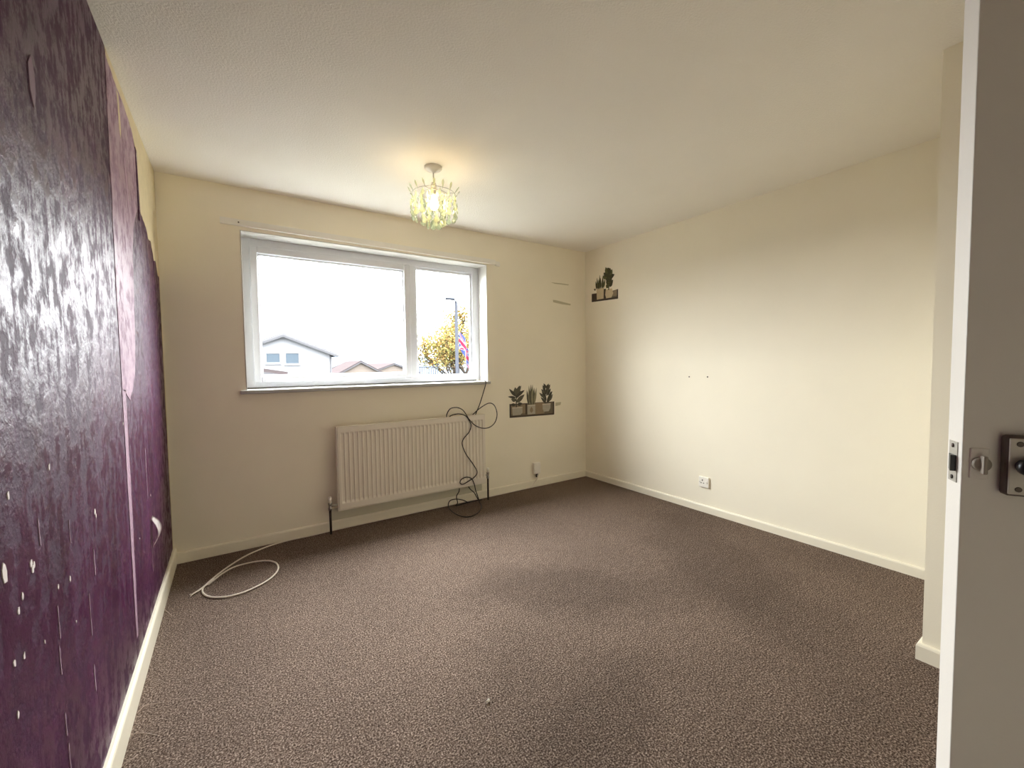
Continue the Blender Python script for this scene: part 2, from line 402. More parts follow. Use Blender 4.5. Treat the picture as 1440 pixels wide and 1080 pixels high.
# pale upright scratches
for k, (y, z0, z1, wd) in enumerate([(1.322, .70, .62, .0035), (1.316, .61, .54, .0045), (1.325, .45, .39, .0040), (1.335, .37, .30, .003), (1.555, .62, .50, .003),
                                     (1.560, .42, .34, .003), (2.515, .86, .62, .006), (2.56, .42, .26, .004),
                                     (1.62, .72, .64, .004), (1.43, .86, .80, .003), (1.245, .92, .86, .003)]):
    layer('paint_scratch', [(y, z0), (y + wd, z0 - .01), (y + wd * .8, (z0 + z1) / 2), (y + wd * .3 + .006, z1), (y + .004, z1), (y + .001, (z0 + z1) / 2)], 0.0016, M_pinkpaper, 0.0012, 0.012, k + .4)
# small chips showing white paper
chip_rng = random.Random(4)
for k, (y, z, s) in enumerate([(1.085, .872, .022), (1.198, .842, .010), (1.205, .828, .009), (1.212, .835, .007), (1.415, .721, .008), (1.335, .735, .006), (1.657, .813, .012), (1.665, .80, .007),
                               (1.10, .605, .008), (1.325, 1.01, .008), (1.12, 1.0, .009), (1.15, .80, .007), (1.13, .78, .008), (1.24, .66, .005),
                               (2.09, 1.02, .008), (1.10, .70, .010), (1.14, .69, .007), (2.60, .62, .006), (1.44, .60, .005), (2.28, .52, .005)]):
    q = []
    for j in range(7):
        a = 2 * math.pi * j / 7; rr = s * chip_rng.uniform(.45, .9)
        q.append((y + rr * math.cos(a) * .75, z + rr * 1.35 * math.sin(a)))
    layer('paint_chip', q, 0.0014, M_paper, 0, seed=k)
layer('paint_chip', [(1.352, 1.885), (1.37, 1.91), (1.385, 1.88), (1.384, 1.83), (1.372, 1.80), (1.356, 1.83)], 0.0022, M_torn, 0.003, 0.015, 2.9)

def curl(name, y, z, wdt, hgt, m, out=0.03, seed=0):
    """a strip of paper that hangs off the wall by its top edge"""
    bm = bmesh.new(); N, K = 12, 5; grid = []
    for i in range(N + 1):
        t = i / N; ww = wdt * (0.55 + 0.9 * t * (1 - t) * 2) * (1 - t ** 3 * .9)
        row = []
        for j in range(K):
            s = j / (K - 1) - .5
            row.append(bm.verts.new((XL + .002 + out * math.sin(math.pi * min(1, t * 1.05)) * (0.8 + .2 * s) + out * .5 * (4 * s * s) * t * (1 - t),
                                     y + s * ww + .012 * math.sin(2.2 * t + seed), z - hgt * t + .006 * s)))
        grid.append(row)
    for a, b in zip(grid, grid[1:]):
        for j in range(K - 1): bm.faces.new((a[j], a[j + 1], b[j + 1], b[j]))
    bmesh.ops.solidify(bm, geom=bm.faces[:], thickness=0.0008)
    o = fin(name, bm, m, WL, smooth=True); o['label'] = 'white curled flap of torn paper'
    return o
curl('paper_flap', 2.585, 0.515, 0.075, 0.145, M_paper, 0.030, 0.4)
curl('paper_flap', 3.17, 2.12, 0.03, 0.30, M_plaster, 0.006, 1.4)

# ------------------------------------------------------------------ window
win = empty('window_1', (0.5 * (WX0 + WX1), YW, WZ0), 'white plastic window with one large opening light and one fixed light', 'window', kind='structure')
def framebox(name, x0, x1, z0, z1, wl, wr, wb_, wt, y0, y1, m, parent, bev=0.004):
    bm = bmesh.new()
    bx(bm, x0, x0 + wl, y0, y1, z0, z1, bev); bx(bm, x1 - wr, x1, y0, y1, z0, z1, bev)
    bx(bm, x0 + wl - .001, x1 - wr + .001, y0 + .0004, y1, z0, z0 + wb_, bev); bx(bm, x0 + wl - .001, x1 - wr + .001, y0 + .0004, y1, z1 - wt, z1, bev)
    return fin(name, bm, m, parent)
FZ0, FZ1 = 1.080, WZ1
frame = framebox('window_frame', WX0, WX1, FZ0, FZ1, 0.060, 0.072, 0.045, 0.060, YW, YW + .07, M_upvc, win)
box('mullion', (1.278, 1.336, YW + .0003, YW + .068, FZ0 + .044, FZ1 - .058), M_upvc, win, bev=.003)
sash = framebox('sash', 0.134, 1.281, 1.116, 2.068, 0.046, 0.050, 0.040, 0.050, YW - .016, YW + .05, M_upvc, win, bev=.006)
framebox('glazing_bead', 0.179, 1.232, 1.155, 2.019, 0.012, 0.012, 0.012, 0.012, YW + .004, YW + .03, M_upvc, sash, bev=.003)
framebox('glazing_bead', 1.335, 1.884, 1.124, 2.065, 0.016, 0.022, 0.014, 0.022, YW + .012, YW + .04, M_upvc, win, bev=.004)
mg = bpy.data.materials.new('window_glass'); mg.use_nodes = True
nt = mg.node_tree; nt.nodes.remove(nt.nodes['Principled BSDF']); out = nt.nodes['Material Output']
tr = nt.nodes.new('ShaderNodeBsdfTransparent'); tr.inputs['Color'].default_value = (.95, .97, .97, 1)
gl = nt.nodes.new('ShaderNodeBsdfGlossy'); gl.inputs['Roughness'].default_value = 0.02
fz = nt.nodes.new('ShaderNodeFresnel'); fz.inputs['IOR'].default_value = 1.45
mx = nt.nodes.new('ShaderNodeMixShader'); geo = nt.nodes.new('ShaderNodeNewGeometry'); fr_ = nt.nodes.new('ShaderNodeMath'); fr_.operation = 'SUBTRACT'; fr_.use_clamp = True
nt.links.new(fz.outputs[0], fr_.inputs[0]); nt.links.new(geo.outputs['Backfacing'], fr_.inputs[1])   # the rays are not bent, so only the entry face reflects
nt.links.new(fr_.outputs[0], mx.inputs[0]); nt.links.new(tr.outputs[0], mx.inputs[1]); nt.links.new(gl.outputs[0], mx.inputs[2])
nt.links.new(mx.outputs[0], out.inputs['Surface'])
box('pane', (0.182, 1.230, YW + .018, YW + .022, 1.158, 2.016), mg, sash)
box('pane', (1.338, 1.880, YW + .022, YW + .026, 1.127, 2.062), mg, win)
# reveal linings, painted white
for nm, b in (('reveal', (WX0, WX0 + .006, YB - .004, YW + .001, WZ0, WZ1)), ('reveal', (WX1 - .006, WX1, YB - .001, YW + .001, WZ0, WZ1)),
              ('reveal', (WX0 + .006, WX1 - .006, YB - .001, YW + .001, WZ1 - .006, WZ1))):
    box(nm, b, M_reveal, win, bev=.0015)
box('window_sill', (WX0 - .034, WX1 + .012, YB - .028, YW + .02, WZ0 - .026, WZ0), M_sill, win, bev=.006)
box('window_sill', (WX0 - .02, WX1 + .02, YW + .07, YO + .05, WZ0 - .05, FZ0), M_fascia0, win, bev=.004)['label'] = 'outside sill, dark grey to bounce less light'
for hx, s in ((0.307, -1), (1.046, -1)):
    h = empty('handle', (hx, YW - .016, 1.134)); h.parent = win; h.matrix_parent_inverse = win.matrix_basis.inverted()
    h_bm = bmesh.new(); bx(h_bm, hx - .012, hx + .016, YW - .028, YW - .016, 1.118, 1.150, .003)
    fin('handle_base', h_bm, M_upvc, None).parent = h
    hb = [o for o in C.objects if o.name.startswith('handle_base')][-1]
    hb.matrix_parent_inverse = h.matrix_basis.inverted() @ win.matrix_basis.inverted() @ win.matrix_basis if False else Matrix.Translation((-hx, -(YW - .016), -1.134))
    lv = tube_obj('handle_lever', catmull([(hx, YW - .030, 1.136), (hx - .02, YW - .040, 1.137), (hx - .07, YW - .042, 1.135), (hx - .115, YW - .036, 1.130)], 4), [.009] * 4 + [.0075] * 9, M_upvc)
    lv.parent = h; lv.matrix_parent_inverse = Matrix.Translation((-hx, -(YW - .016), -1.134))

# ------------------------------------------------------------------ curtain batten above the window
cb = empty('curtain_batten', (1.025, YB, 2.15), 'long white painted wooden batten fixed above the window', 'curtain batten')
def slab(bm, x0, x1, za0, za1, zb0, zb1, y0, y1):
    v = [bm.verts.new(c) for c in ((x0, y0, za0), (x1, y0, zb0), (x1, y1, zb0), (x0, y1, za0), (x0, y0, za1), (x1, y0, zb1), (x1, y1, zb1), (x0, y1, za1))]
    fs = [bm.faces.new([v[i] for i in q]) for q in ((3, 2, 1, 0), (4, 5, 6, 7), (0, 1, 5, 4), (1, 2, 6, 5), (2, 3, 7, 6), (3, 0, 4, 7))]
    bmesh.ops.bevel(bm, geom=list({e for f in fs for e in f.edges}), offset=.002, segments=2, affect='EDGES')
bm = bmesh.new(); slab(bm, -.026, 2.04, 2.148, 2.188, 2.130, 2.172, YB - .020, YB); fin('board', bm, M_batten, cb)
bm = bmesh.new(); slab(bm, 2.04, 2.084, 2.122, 2.160, 2.120, 2.158, YB - .024, YB); fin('end_block', bm, M_batten, cb)
lathe_obj('screw', [(.001, .0), (.005, 0), (.005, .002), (.001, .003)], (0.075, YB - .019, 2.167), M_dsteel, cb, 10, axis=1)

# ------------------------------------------------------------------ radiator
RX0, RX1, RZ0, RZ1, RY = 0.614, 1.862, 0.160, 0.782, YB - .098
rad = empty('radiator', (0.5 * (RX0 + RX1), YB - .06, RZ0), 'white ribbed panel radiator on the wall under the window', 'radiator')
def rad_panel():
    bm = bmesh.new()
    x0, x1, z0, z1 = RX0 + .010, RX1 - .010, RZ0 + .012, RZ1 - .006
    n = 37; pitch = (x1 - x0 - .030) / n; xs = [(x0, 0), (x0 + .004, 0)]
    prof = [(0, 0), (.10, .15), (.20, .8), (.28, 1), (.72, 1), (.80, .8), (.90, .15)]
    for i in range(n):
        for a, d in prof: xs.append((x0 + .015 + (i + a) * pitch, d))
    xs += [(x1 - .015, 0), (x1, 0)]
    zs = [(z0, 0), (z0 + .040, 0), (z0 + .050, .5), (z0 + .060, 1), (z1 - .052, 1), (z1 - .044, .5), (z1 - .036, 0), (z1, 0)]
    D = .0075
    grid = [[bm.verts.new((x, RY + D * d * f, z)) for x, d in xs] for z, f in zs]
    for a, b in zip(grid, grid[1:]):
        for k in range(len(xs) - 1): bm.faces.new((a[k], a[k + 1], b[k + 1], b[k]))
    # folded back edges
    r = [[bm.verts.new((x0, RY + .014, z)) for z, _ in zs], [bm.verts.new((x1, RY + .014, z)) for z, _ in zs]]
    for s, col, idx in ((0, r[0], 0), (1, r[1], -1)):
        for i in range(len(zs) - 1): bm.faces.new((grid[i][idx], grid[i + 1][idx], col[i + 1], col[i]))
    b0 = bm.verts.new((x0, RY + .014, z0)); b1 = bm.verts.new((x1, RY + .014, z0)); bm.faces.new([grid[0][0]] + grid[0][1:] + [b1, b0])
    t0 = bm.verts.new((x0, RY + .014, z1)); t1 = bm.verts.new((x1, RY + .014, z1)); bm.faces.new(grid[-1] + [t1, t0])
    return bm
panel = fin('panel', rad_panel(), M_rad, rad)
framebox('rim', RX0, RX1, RZ0, RZ1, .009, .009, .009, .006, RY + .004, RY + .034, M_rad, rad, bev=.003)
box('back_panel', (RX0 + .004, RX1 - .004, RY + .013, RY + .030, RZ0 + .004, RZ1 - .003), M_rad, rad)
for x in (RX0 + .16, RX1 - .16): box('bracket', (x - .02, x + .02, RY + .028, YB - .0005, RZ0 + .08, RZ1 - .06), M_rad, rad)
for x, pz, s in ((0.563, 0.215, 1), (1.892, 0.235, -1)):
    py = YB - .075
    tube_obj('pipe', [(x, py, -.005), (x, py, pz - .01)], .0085, M_pipe, rad, 12)
    v = lathe_obj('valve', [(.004, -.040), (.012, -.040), (.014, -.022), (.011, -.020), (.011, .0), (.013, .004), (.013, .018), (.004, .020)], (x, py, pz), M_chrome, rad, 14)
    lathe_obj('valve_cap', [(.004, .018), (.0115, .018), (.0125, .045), (.010, .058), (.003, .060)], (x, py, pz), M_plastic, v, 14)
    tube_obj('valve_tail', [(x, py, pz - .008), (x + s * .03, py, pz - .008), (RX0 + .003 if s > 0 else RX1 - .003, RY + .02, pz - .008)], .008, M_chrome, v, 10)

# ------------------------------------------------------------------ cables
def onrad(pts, y): return [at(u, v, 1, y) for u, v in pts]
yr = RY - .006; ytop = RY - .010
pts = []
pts += [Vector((1.905, YB + .06, WZ0 + .006)), Vector((1.905, YB - .022, WZ0 + .007)), Vector((1.907, YB - .036, WZ0 - .02))]
pts += onrad([(678.5, 556), (674, 570)], YB - .035) + [Vector((1.80, YB - .04, .79)), Vector((1.76, YB - .042, .70)), Vector((1.72, YB - .042, .74))]
pts += onrad([(666, 582)], YB - .05) + onrad([(675, 574), (687, 567), (695, 570), (699, 582), (696, 594), (688, 601), (678, 602)], ytop)
pts += onrad([(668, 598), (660, 590), (655, 582), (650, 576), (642, 573), (633, 575)], ytop - .004) + onrad([(628, 584)], RY + .01)
pts += [at(630, 590, 1, YB - .04)] + onrad([(634, 584.5)], RY + .012) + onrad([(645, 582), (655, 585)], yr) + onrad([(660, 592), (662.5, 598), (660, 607), (652, 617), (650, 625), (655, 638), (662, 648), (668, 657), (671, 664), (668, 670),
               (660, 676), (651, 681), (647, 679), (649, 674), (656, 671), (663, 673), (667, 681), (669, 690)], yr - .002)
pts += [at(671.5, 697, 1, RY - .004), at(674, 705, 1, RY - .010), at(677, 714, 2, .006), at(668, 724, 2, .005), at(655, 727, 2, .005), at(641, 723, 2, .005), at(631, 714, 2, .008)]
pts += onrad([(632, 705), (640, 702), (650, 703), (657, 706)], RY + .035)
pts2 = [Vector((1.60, RY + .06, .26))] + onrad([(646, 688), (642, 698), (643.5, 707)], RY + .045) + [Vector((1.575, 3.245, .007)), Vector((1.70, 3.262, .006)), Vector((1.83, 3.255, .010))]
pts2 += onrad([(673, 703), (667, 693), (660, 686)], RY + .04) + [Vector((1.66, RY + .06, .25))]
# keep the cable off the floor and wall
pts = [Vector((p.x, min(p.y, YB + .06 if p.z > 1.05 else YB - .022), max(p.z, .006))) for p in pts]
bm = bmesh.new(); tube(bm, catmull(pts, 7), .0042, 8); tube(bm, catmull(pts2, 7), .0042, 8)
tag(fin('black_cable', bm, M_cable, None, True), 'thin black cable tangled over the radiator down to the carpet', 'cable')

w1 = [Vector((2.485, YB - .030, .128)), Vector((2.484, YB - .034, .095)), at(753, 677, 1, YB - .022), at(747, 684, 1, YB - .022), Vector((2.33, YB - .024, .010)), Vector((2.1, YB - .025, .007)), Vector((1.6, YB - .024, .007)), Vector((1.0, YB - .025, .007)), Vector((.62, YB - .026, .007))]
w1 += [at(u, v, 2, .007) for u, v in ((440, 752.5), (405, 760), (375, 769), (345, 782), (318, 799), (300, 813), (288, 824), (284.5, 831), (290, 837.5), (303, 840), (325, 838), (350, 830), (375, 817), (388, 806), (391.5, 797.5), (387, 791), (375, 788.5), (355, 790.5), (330, 797), (312, 807), (298, 818))]
tip = [at(u, v, 2, .008) for u, v in ((290, 824), (280, 830), (271, 835.5))]
tip[0].z = .014
wc = empty('white_cable', at(340, 800, 2, 0.0), 'white cable along the skirting ending in a loop on the carpet', 'cable')
tube_obj('sheath', catmull(w1 + tip, 6), .0046, M_wcable, wc, 8)
c0 = at(301, 815, 2, .009); c1 = at(293, 821.5, 2, .012)
tube_obj('sleeve', [c0, (c0 + c1) / 2, c1], [.0068, .0072, .0068], M_wcable, wc, 10)
e0 = at(272, 835, 2, .008)
for a, b in (((272, 835), (266.5, 836)), ((272, 835), (268, 838.5))):
    tube_obj('wire_end', [at(*a, 2, .008), at(*b, 2, .007)], .0022, M_wcable, wc, 6)

# ------------------------------------------------------------------ sockets
ps = empty('phone_socket', (2.487, YB, .13), 'small white wall box just above the skirting with a cable', 'wall box')
bm = bmesh.new(); bx(bm, 2.448, 2.526, YB - .032, YB, .132, .245, .006, 3); fin('cover', bm, M_plastic, ps)
box('face_plate', (2.456, 2.518, YB - .036, YB - .031, .142, .180), M_plastic, ps, bev=.002)
box('plug', (2.474, 2.494, YB - .034, YB - .016, .100, .134), M_black, ps, bev=.003)

so = empty('wall_socket', (XR, 1.937, .245), 'single white three-pin socket low on the plain cream wall', 'socket')
y0, y1, z0, z1 = 1.893, 1.981, .203, .290
bm = bmesh.new(); bx(bm, XR - .016, XR, y0, y1, z0, z1, .005, 3); fin('face_plate', bm, M_plastic, so)
ym = (y0 + y1) / 2
for nm, b in (('pin_hole', (XR - .0166, XR - .015, ym - .004 + .010, ym + .004 + .010, .256, .268)), ('pin_hole', (XR - .0166, XR - .015, ym + .016, ym + .026, .236, .242)),
              ('pin_hole', (XR - .0166, XR - .015, ym - .006, ym + .004, .236, .242))):
    box(nm, b, M_hole, so)
box('switch', (XR - .0200, XR - .014, ym - .030, ym - .018, .236, .258), M_plastic, so, bev=.002)
for yy in (y0 + .012, y1 - .012): lathe_obj('screw', [(.001, .0), (.0032, 0), (.0032, .0008), (.001, .001)], (XR - .0158, yy, .246), M_dsteel, so, 10, axis=0)
lathe_obj('wall_plug', [(.001, -.004), (.006, -.004), (.006, .0015), (.003, .0018), (.001, .0016)], (XR, 2.083, 1.100), M_dsteel, None, 10, axis=0)
tag(C.objects['wall_plug'], 'one of two small dark screw holes in the plain cream wall', 'screw hole', 'screw holes in the cream wall')
o2 = C.objects['wall_plug'].copy(); C.objects.link(o2); o2.location = (0, -.162, .002)
# patches of old filler beside the stickers
M_fill = mat('grey_green_filler', srgb(196, 188, 160), rough=0.85, var=.08, vscale=40)
for nm, cs in (('filler_patch', [(777.5, 421.5), (783, 422.5), (802.5, 427.5), (802, 429.5), (790, 427.8), (778, 425)]), ('filler_patch', [(774.5, 397), (790, 398.6), (800, 400.2), (799, 401.2), (780, 399)]),
               ('filler_patch', [(781, 566), (789, 565.4), (788, 569.5), (781, 571)])):
    bm = bmesh.new(); q = [at(u, v, 1, YB) for u, v in cs]
    lo = [bm.verts.new((p.x, YB, p.z)) for p in q]; hi = [bm.verts.new((p.x, YB - .0012, p.z)) for p in q]
    bm.faces.new(hi); [bm.faces.new((lo[i], lo[(i + 1) % len(q)], hi[(i + 1) % len(q)], hi[i])) for i in range(len(q))]
    fin(nm, bm, M_fill, wb)

# ------------------------------------------------------------------ printed wall stickers (flat vinyl)
S_shelf = mat('print_dark_brown_board', srgb(104, 92, 74), rough=.6, var=.18, vscale=30)
S_shelf2 = mat('print_mid_brown_board', srgb(140, 122, 96), rough=.6, var=.15, vscale=40)
S_edge = mat('print_black_brown_edge', srgb(66, 54, 42), rough=.6, var=.1, vscale=40)
S_pot = mat('print_grey_pot', srgb(172, 164, 148), rough=.6, var=.15, vscale=50)
S_potl = mat('print_cream_pot', srgb(208, 190, 154), rough=.6, var=.1, vscale=50)
S_lip = mat('print_pale_rim', srgb(206, 196, 176), rough=.6, var=.1, vscale=50)
S_leaf = mat('print_grey_green_leaf', srgb(88, 84, 66), rough=.6, var=.25, vscale=60)
S_leafd = mat('print_dark_leaf', srgb(62, 58, 44), rough=.6, var=.25, vscale=60)
S_leafl = mat('print_pale_leaf', srgb(138, 132, 102), rough=.6, var=.2, vscale=60)
S_green = mat('print_olive_leaf', srgb(84, 84, 44), rough=.6, var=.25, vscale=60)
S_greend = mat('print_dark_olive_leaf', srgb(58, 56, 30), rough=.6, var=.25, vscale=60)

def sticker(root, to_world, nrm):
    """returns a function that lays one printed shape: outline in (u, v) metres on the wall, and its layer"""
    def put(name, pts, lay, m, parent=None):
        bm = bmesh.new()
        lo = [bm.verts.new(to_world(u, v)) for u, v in pts]; hi = [bm.verts.new(Vector(to_world(u, v)) + nrm * (.0004 + .0003 * lay)) for u, v in pts]
        f = bm.faces.new(hi)
        for i in range(len(pts)):
            j = (i + 1) % len(pts); bm.faces.new((lo[i], lo[j], hi[j], hi[i]))
        bmesh.ops.triangulate(bm, faces=[f])
        return fin(name, bm, m, parent or root)
    return put
def leaf(u, v, ang, ln, wd, n=5):
    a = math.radians(ang); d = Vector((math.cos(a), math.sin(a))); s = Vector((-d.y, d.x)); up, dn = [], []
    for i in range(1, n):
        t = i / n; ww = wd * .5 * math.sin(math.pi * t ** .8)
        up.append(tuple(Vector((u, v)) + d * ln * t + s * ww)); dn.append(tuple(Vector((u, v)) + d * ln * t - s * ww))
    return [(u, v)] + dn + [tuple(Vector((u, v)) + d * ln)] + up[::-1]

SX, SZ = 2.184, .712
st = empty('wall_sticker', (SX + .27, YB, SZ), 'wall sticker of a shelf with three potted plants, beside the radiator', 'wall sticker', 'potted plant wall stickers')
put = sticker(st, lambda u, v: (SX + u, YB, SZ + v), Vector((0, -1, 0)))
put('shelf_print', [(0, 0), (.545, -.010), (.548, .125), (.0, .132)], 0, S_shelf)
put('board_print', [(.305, .012), (.42, .012), (.42, .122), (.305, .124)], 1, S_shelf2)
put('board_print', [(.02, .03), (.185, .03), (.185, .118), (.02, .12)], 1, S_shelf2)
put('edge_print', [(0, 0), (.545, -.010), (.546, .006), (.0, .016)], 2, S_edge)
put('edge_print', [(0, .016), (.016, .016), (.016, .13), (0, .132)], 2, S_edge)
put('edge_print', [(.528, .0), (.547, .0), (.548, .125), (.53, .125)], 2, S_edge)
put('edge_print', [(.185, .018), (.205, .018), (.205, .124), (.185, .124)], 2, S_edge)
p1 = put('pot_print', [(.035, .02), (.125, .02), (.150, .04), (.150, .095), (.03, .095)], 3, S_pot)
p2 = put('pot_print', [(.21, .016), (.305, .016), (.305, .108), (.21, .108)], 3, S_pot); put('pot_mark', leaf(.258, .030, 90, .06, .04), 5, S_shelf2, p2)
p3 = put('pot_print', [(.412, .03), (.475, .03), (.497, .06), (.500, .108), (.395, .108), (.398, .06)], 3, S_pot)
for q, (a, b) in ((p1, (.03, .15)), (p2, (.21, .305)), (p3, (.395, .50))):
    z = .088 if q is p1 else .100
    put('rim_print', [(a, z), (b, z), (b, z + .009), (a, z + .009)], 4, S_lip, q)
put('stem_print', [(.072, .09), (.084, .09), (.082, .24), (.074, .24)], 4, S_leafd)
for k, (u, v, a, l, wdt) in enumerate([(.078, .14, 38, .125, .045), (.078, .20, 30, .115, .034), (.078, .18, 72, .13, .062), (.078, .21, 98, .08, .055), (.075, .20, 135, .11, .030), (.075, .19, 172, .095, .022), (.075, .16, 160, .06, .04), (.07, .12, 175, .06, .03), (.09, .12, 10, .06, .035), (.078, .22, 55, .10, .04)]):
    put('leaf_print', leaf(u, v, a, l, wdt), 5 + k * .2, S_leafd if k % 3 else S_leaf)
for k, (u, a, l) in enumerate([(.225, 98, .15), (.24, 93, .19), (.255, 90, .20), (.268, 88, .20), (.28, 85, .17), (.292, 80, .17), (.25, 95, .16), (.27, 92, .15)]):
    put('leaf_print', leaf(u, .108, a, l, .026), 5 + k * .2, S_leafl if k % 2 else S_leaf)
rg = random.Random(3)
for k in range(34):
    t = k / 33; hgt = .11 + .155 * t; half = .072 * (1 - t * .75) * (0.75 if t < .1 else 1); sd = rg.choice((-1, 1))
    ang = 90 - sd * rg.uniform(8, 70) * (1 - .5 * t)
    put('leaf_print', leaf(.447 + sd * half * rg.uniform(.0, .6), hgt, ang, rg.uniform(.070, .10) * (1 - .3 * t), .026), 5 + k * .08, (S_leafd, S_leaf, S_leafd)[k % 3])

st2 = empty('wall_sticker', (XR, 3.03, 1.86), 'wall sticker of a small shelf with two potted plants, high by the corner', 'wall sticker', 'potted plant wall stickers')
put = sticker(st2, lambda u, v: (XR, 3.217 - u, 1.862 + v), Vector((-1, 0, 0)))
put('shelf_print', [(0, 0), (.36, -.012), (.36, .082), (.28, .075), (.0, .085)], 0, S_shelf)
put('board_print', [(.28, .02), (.345, .02), (.345, .075), (.28, .072)], 1, S_shelf2)
put('edge_print', [(0, 0), (.36, -.012), (.36, .006), (0, .018)], 2, S_edge)
put('edge_print', [(.345, .006), (.36, .006), (.36, .082), (.345, .08)], 2, S_edge)
put('edge_print', [(.17, .015), (.20, .015), (.20, .11), (.17, .11)], 2, S_edge)
put('shadow_print', [(.0, .018), (.07, .018), (.07, .08), (.0, .084)], 1, S_edge)
put('pot_print', [(.075, .015), (.168, .015), (.172, .125), (.07, .125)], 3, S_potl)
put('pot_print', [(.205, .012), (.275, .012), (.298, .05), (.280, .10), (.20, .10), (.192, .05)], 3, S_potl)
for k, (u, a, l) in enumerate([(.06, 160, .03), (.075, 100, .09), (.09, 96, .12), (.105, 92, .10), (.115, 89, .14), (.13, 92, .11), (.145, 82, .14), (.155, 84, .10), (.168, 76, .10), (.10, 84, .09)]):
    put('leaf_print', leaf(u, .118, a, l, .020), 5 + k * .2, (S_green, S_greend)[k % 2])
put('stem_print', [(.232, .09), (.244, .09), (.246, .17), (.234, .17)], 4, S_greend)
for k in range(26):
    t = k / 25; hgt = .11 + .15 * t; sd = (-1, 1)[k % 2]; half = .055 * (1 - .6 * t)
    put('leaf_print', leaf(.240 + sd * half * rg.uniform(0, .9), hgt, rg.uniform(15, 165) if t < .85 else rg.uniform(60, 130), rg.uniform(.05, .075), .045), 5 + k * .1, (S_green, S_greend)[k % 3 > 0])

# ------------------------------------------------------------------ pendant light
LX, LY = 1.045, 2.38
pend = empty('pendant_light', (LX, LY, H), 'lit ceiling pendant with a shade of clear hanging droplets', 'pendant light')
lathe_obj('ceiling_rose', [(.004, 0), (.052, 0), (.052, -.008), (.046, -.016), (.022, -.022), (.012, -.032), (.004, -.033)], (LX, LY, H), M_plastic, pend, 28)
tube_obj('flex', [(LX, LY, H - .03), (LX + .001, LY, 2.30)], .0038, M_plastic, pend, 8)
lathe_obj('lamp_holder', [(.004, 2.312), (.012, 2.310), (.018, 2.290), (.019, 2.250), (.021, 2.245), (.021, 2.232), (.004, 2.230)], (LX, LY, 0), M_plastic, pend, 18)
mb = bpy.data.materials.new('glowing_warm_bulb'); mb.use_nodes = True
nt = mb.node_tree; nt.nodes.remove(nt.nodes['Principled BSDF'])
em = nt.nodes.new('ShaderNodeEmission'); em.inputs['Color'].default_value = (1, .72, .36, 1); em.inputs['Strength'].default_value = 23
nt.links.new(em.outputs[0], nt.nodes['Material Output'].inputs['Surface'])
lathe_obj('bulb', [(.002, 2.232), (.013, 2.230), (.014, 2.216), (.022, 2.199), (.026, 2.182), (.024, 2.166), (.016, 2.154), (.002, 2.149)], (LX, LY, 0), mb, pend, 20)
ma = bpy.data.materials.new('clear_pale_green_acrylic'); ma.use_nodes = True
nt = ma.node_tree; nt.nodes.remove(nt.nodes['Principled BSDF'])
t1 = nt.nodes.new('ShaderNodeBsdfTransparent'); t1.inputs['Color'].default_value = (.95, 1.0, .94, 1)
t2 = nt.nodes.new('ShaderNodeBsdfTranslucent'); t2.inputs['Color'].default_value = (.56, .60, .47, 1)
t3 = nt.nodes.new('ShaderNodeBsdfGlossy'); t3.inputs['Roughness'].default_value = .12; t3.inputs['Color'].default_value = (.9, 1, .95, 1)
m1 = nt.nodes.new('ShaderNodeMixShader'); m1.inputs[0].default_value = .55
m2 = nt.nodes.new('ShaderNodeMixShader'); fr2 = nt.nodes.new('ShaderNodeFresnel'); fr2.inputs['IOR'].default_value = 1.5
nt.links.new(t1.outputs[0], m1.inputs[1]); nt.links.new(t2.outputs[0], m1.inputs[2]); geo = nt.nodes.new('ShaderNodeNewGeometry'); fr_ = nt.nodes.new('ShaderNodeMath'); fr_.operation = 'SUBTRACT'; fr_.use_clamp = True
nt.links.new(fr2.outputs[0], fr_.inputs[0]); nt.links.new(geo.outputs['Backfacing'], fr_.inputs[1]); nt.links.new(fr_.outputs[0], m2.inputs[0])
nt.links.new(m1.outputs[0], m2.inputs[1]); nt.links.new(t3.outputs[0], m2.inputs[2]); nt.links.new(m2.outputs[0], nt.nodes['Material Output'].inputs['Surface'])
def ring(r, z):
    bm = bmesh.new(); N = 40; pts_ = [(LX + r * math.cos(2 * math.pi * k / N), LY + r * math.sin(2 * math.pi * k / N), z) for k in range(N + 1)]
    tube(bm, pts_, .0016, 6, False); return fin('ring', bm, M_chrome, pend, True)
ring(.128, 2.240); ring(.080, 2.240); ring(.021, 2.240)
for k in range(4):
    a = math.pi / 4 + k * math.pi / 2
    tube_obj('spoke', [(LX + .016 * math.cos(a), LY + .019 * math.sin(a), 2.240), (LX + .128 * math.cos(a), LY + .128 * math.sin(a), 2.240)], .0014, M_chrome, pend, 6)
def drop_mesh(ln, wd, name):
    bm = bmesh.new()     # flat faceted teardrop, widest low down
    prof = [(0.0008, 0), (wd * .22, -.25 * ln), (wd * .46, -.55 * ln), (wd * .5, -.70 * ln), (wd * .34, -.88 * ln), (.0008, -ln)]
    rings = []
    for r, z in prof: rings.append([bm.verts.new((r * math.cos(k * math.pi / 3), .45 * r * math.sin(k * math.pi / 3), z)) for k in range(6)])
    for a, b in zip(rings, rings[1:]):
        for k in range(6): bm.faces.new((a[k], a[(k + 1) % 6], b[(k + 1) % 6], b[k]))
    bm.faces.new(rings[0]); bm.faces.new(rings[-1]); bmesh.ops.recalc_face_normals(bm, faces=bm.faces[:])
    me = bpy.data.meshes.new(name); bm.to_mesh(me); bm.free(); me.materials.append(ma); return me
me_drop = drop_mesh(.040, .022, 'droplet'); me_tip = drop_mesh(.046, .036, 'tip_droplet'); me_up = drop_mesh(.052, .013, 'upright_leaf')
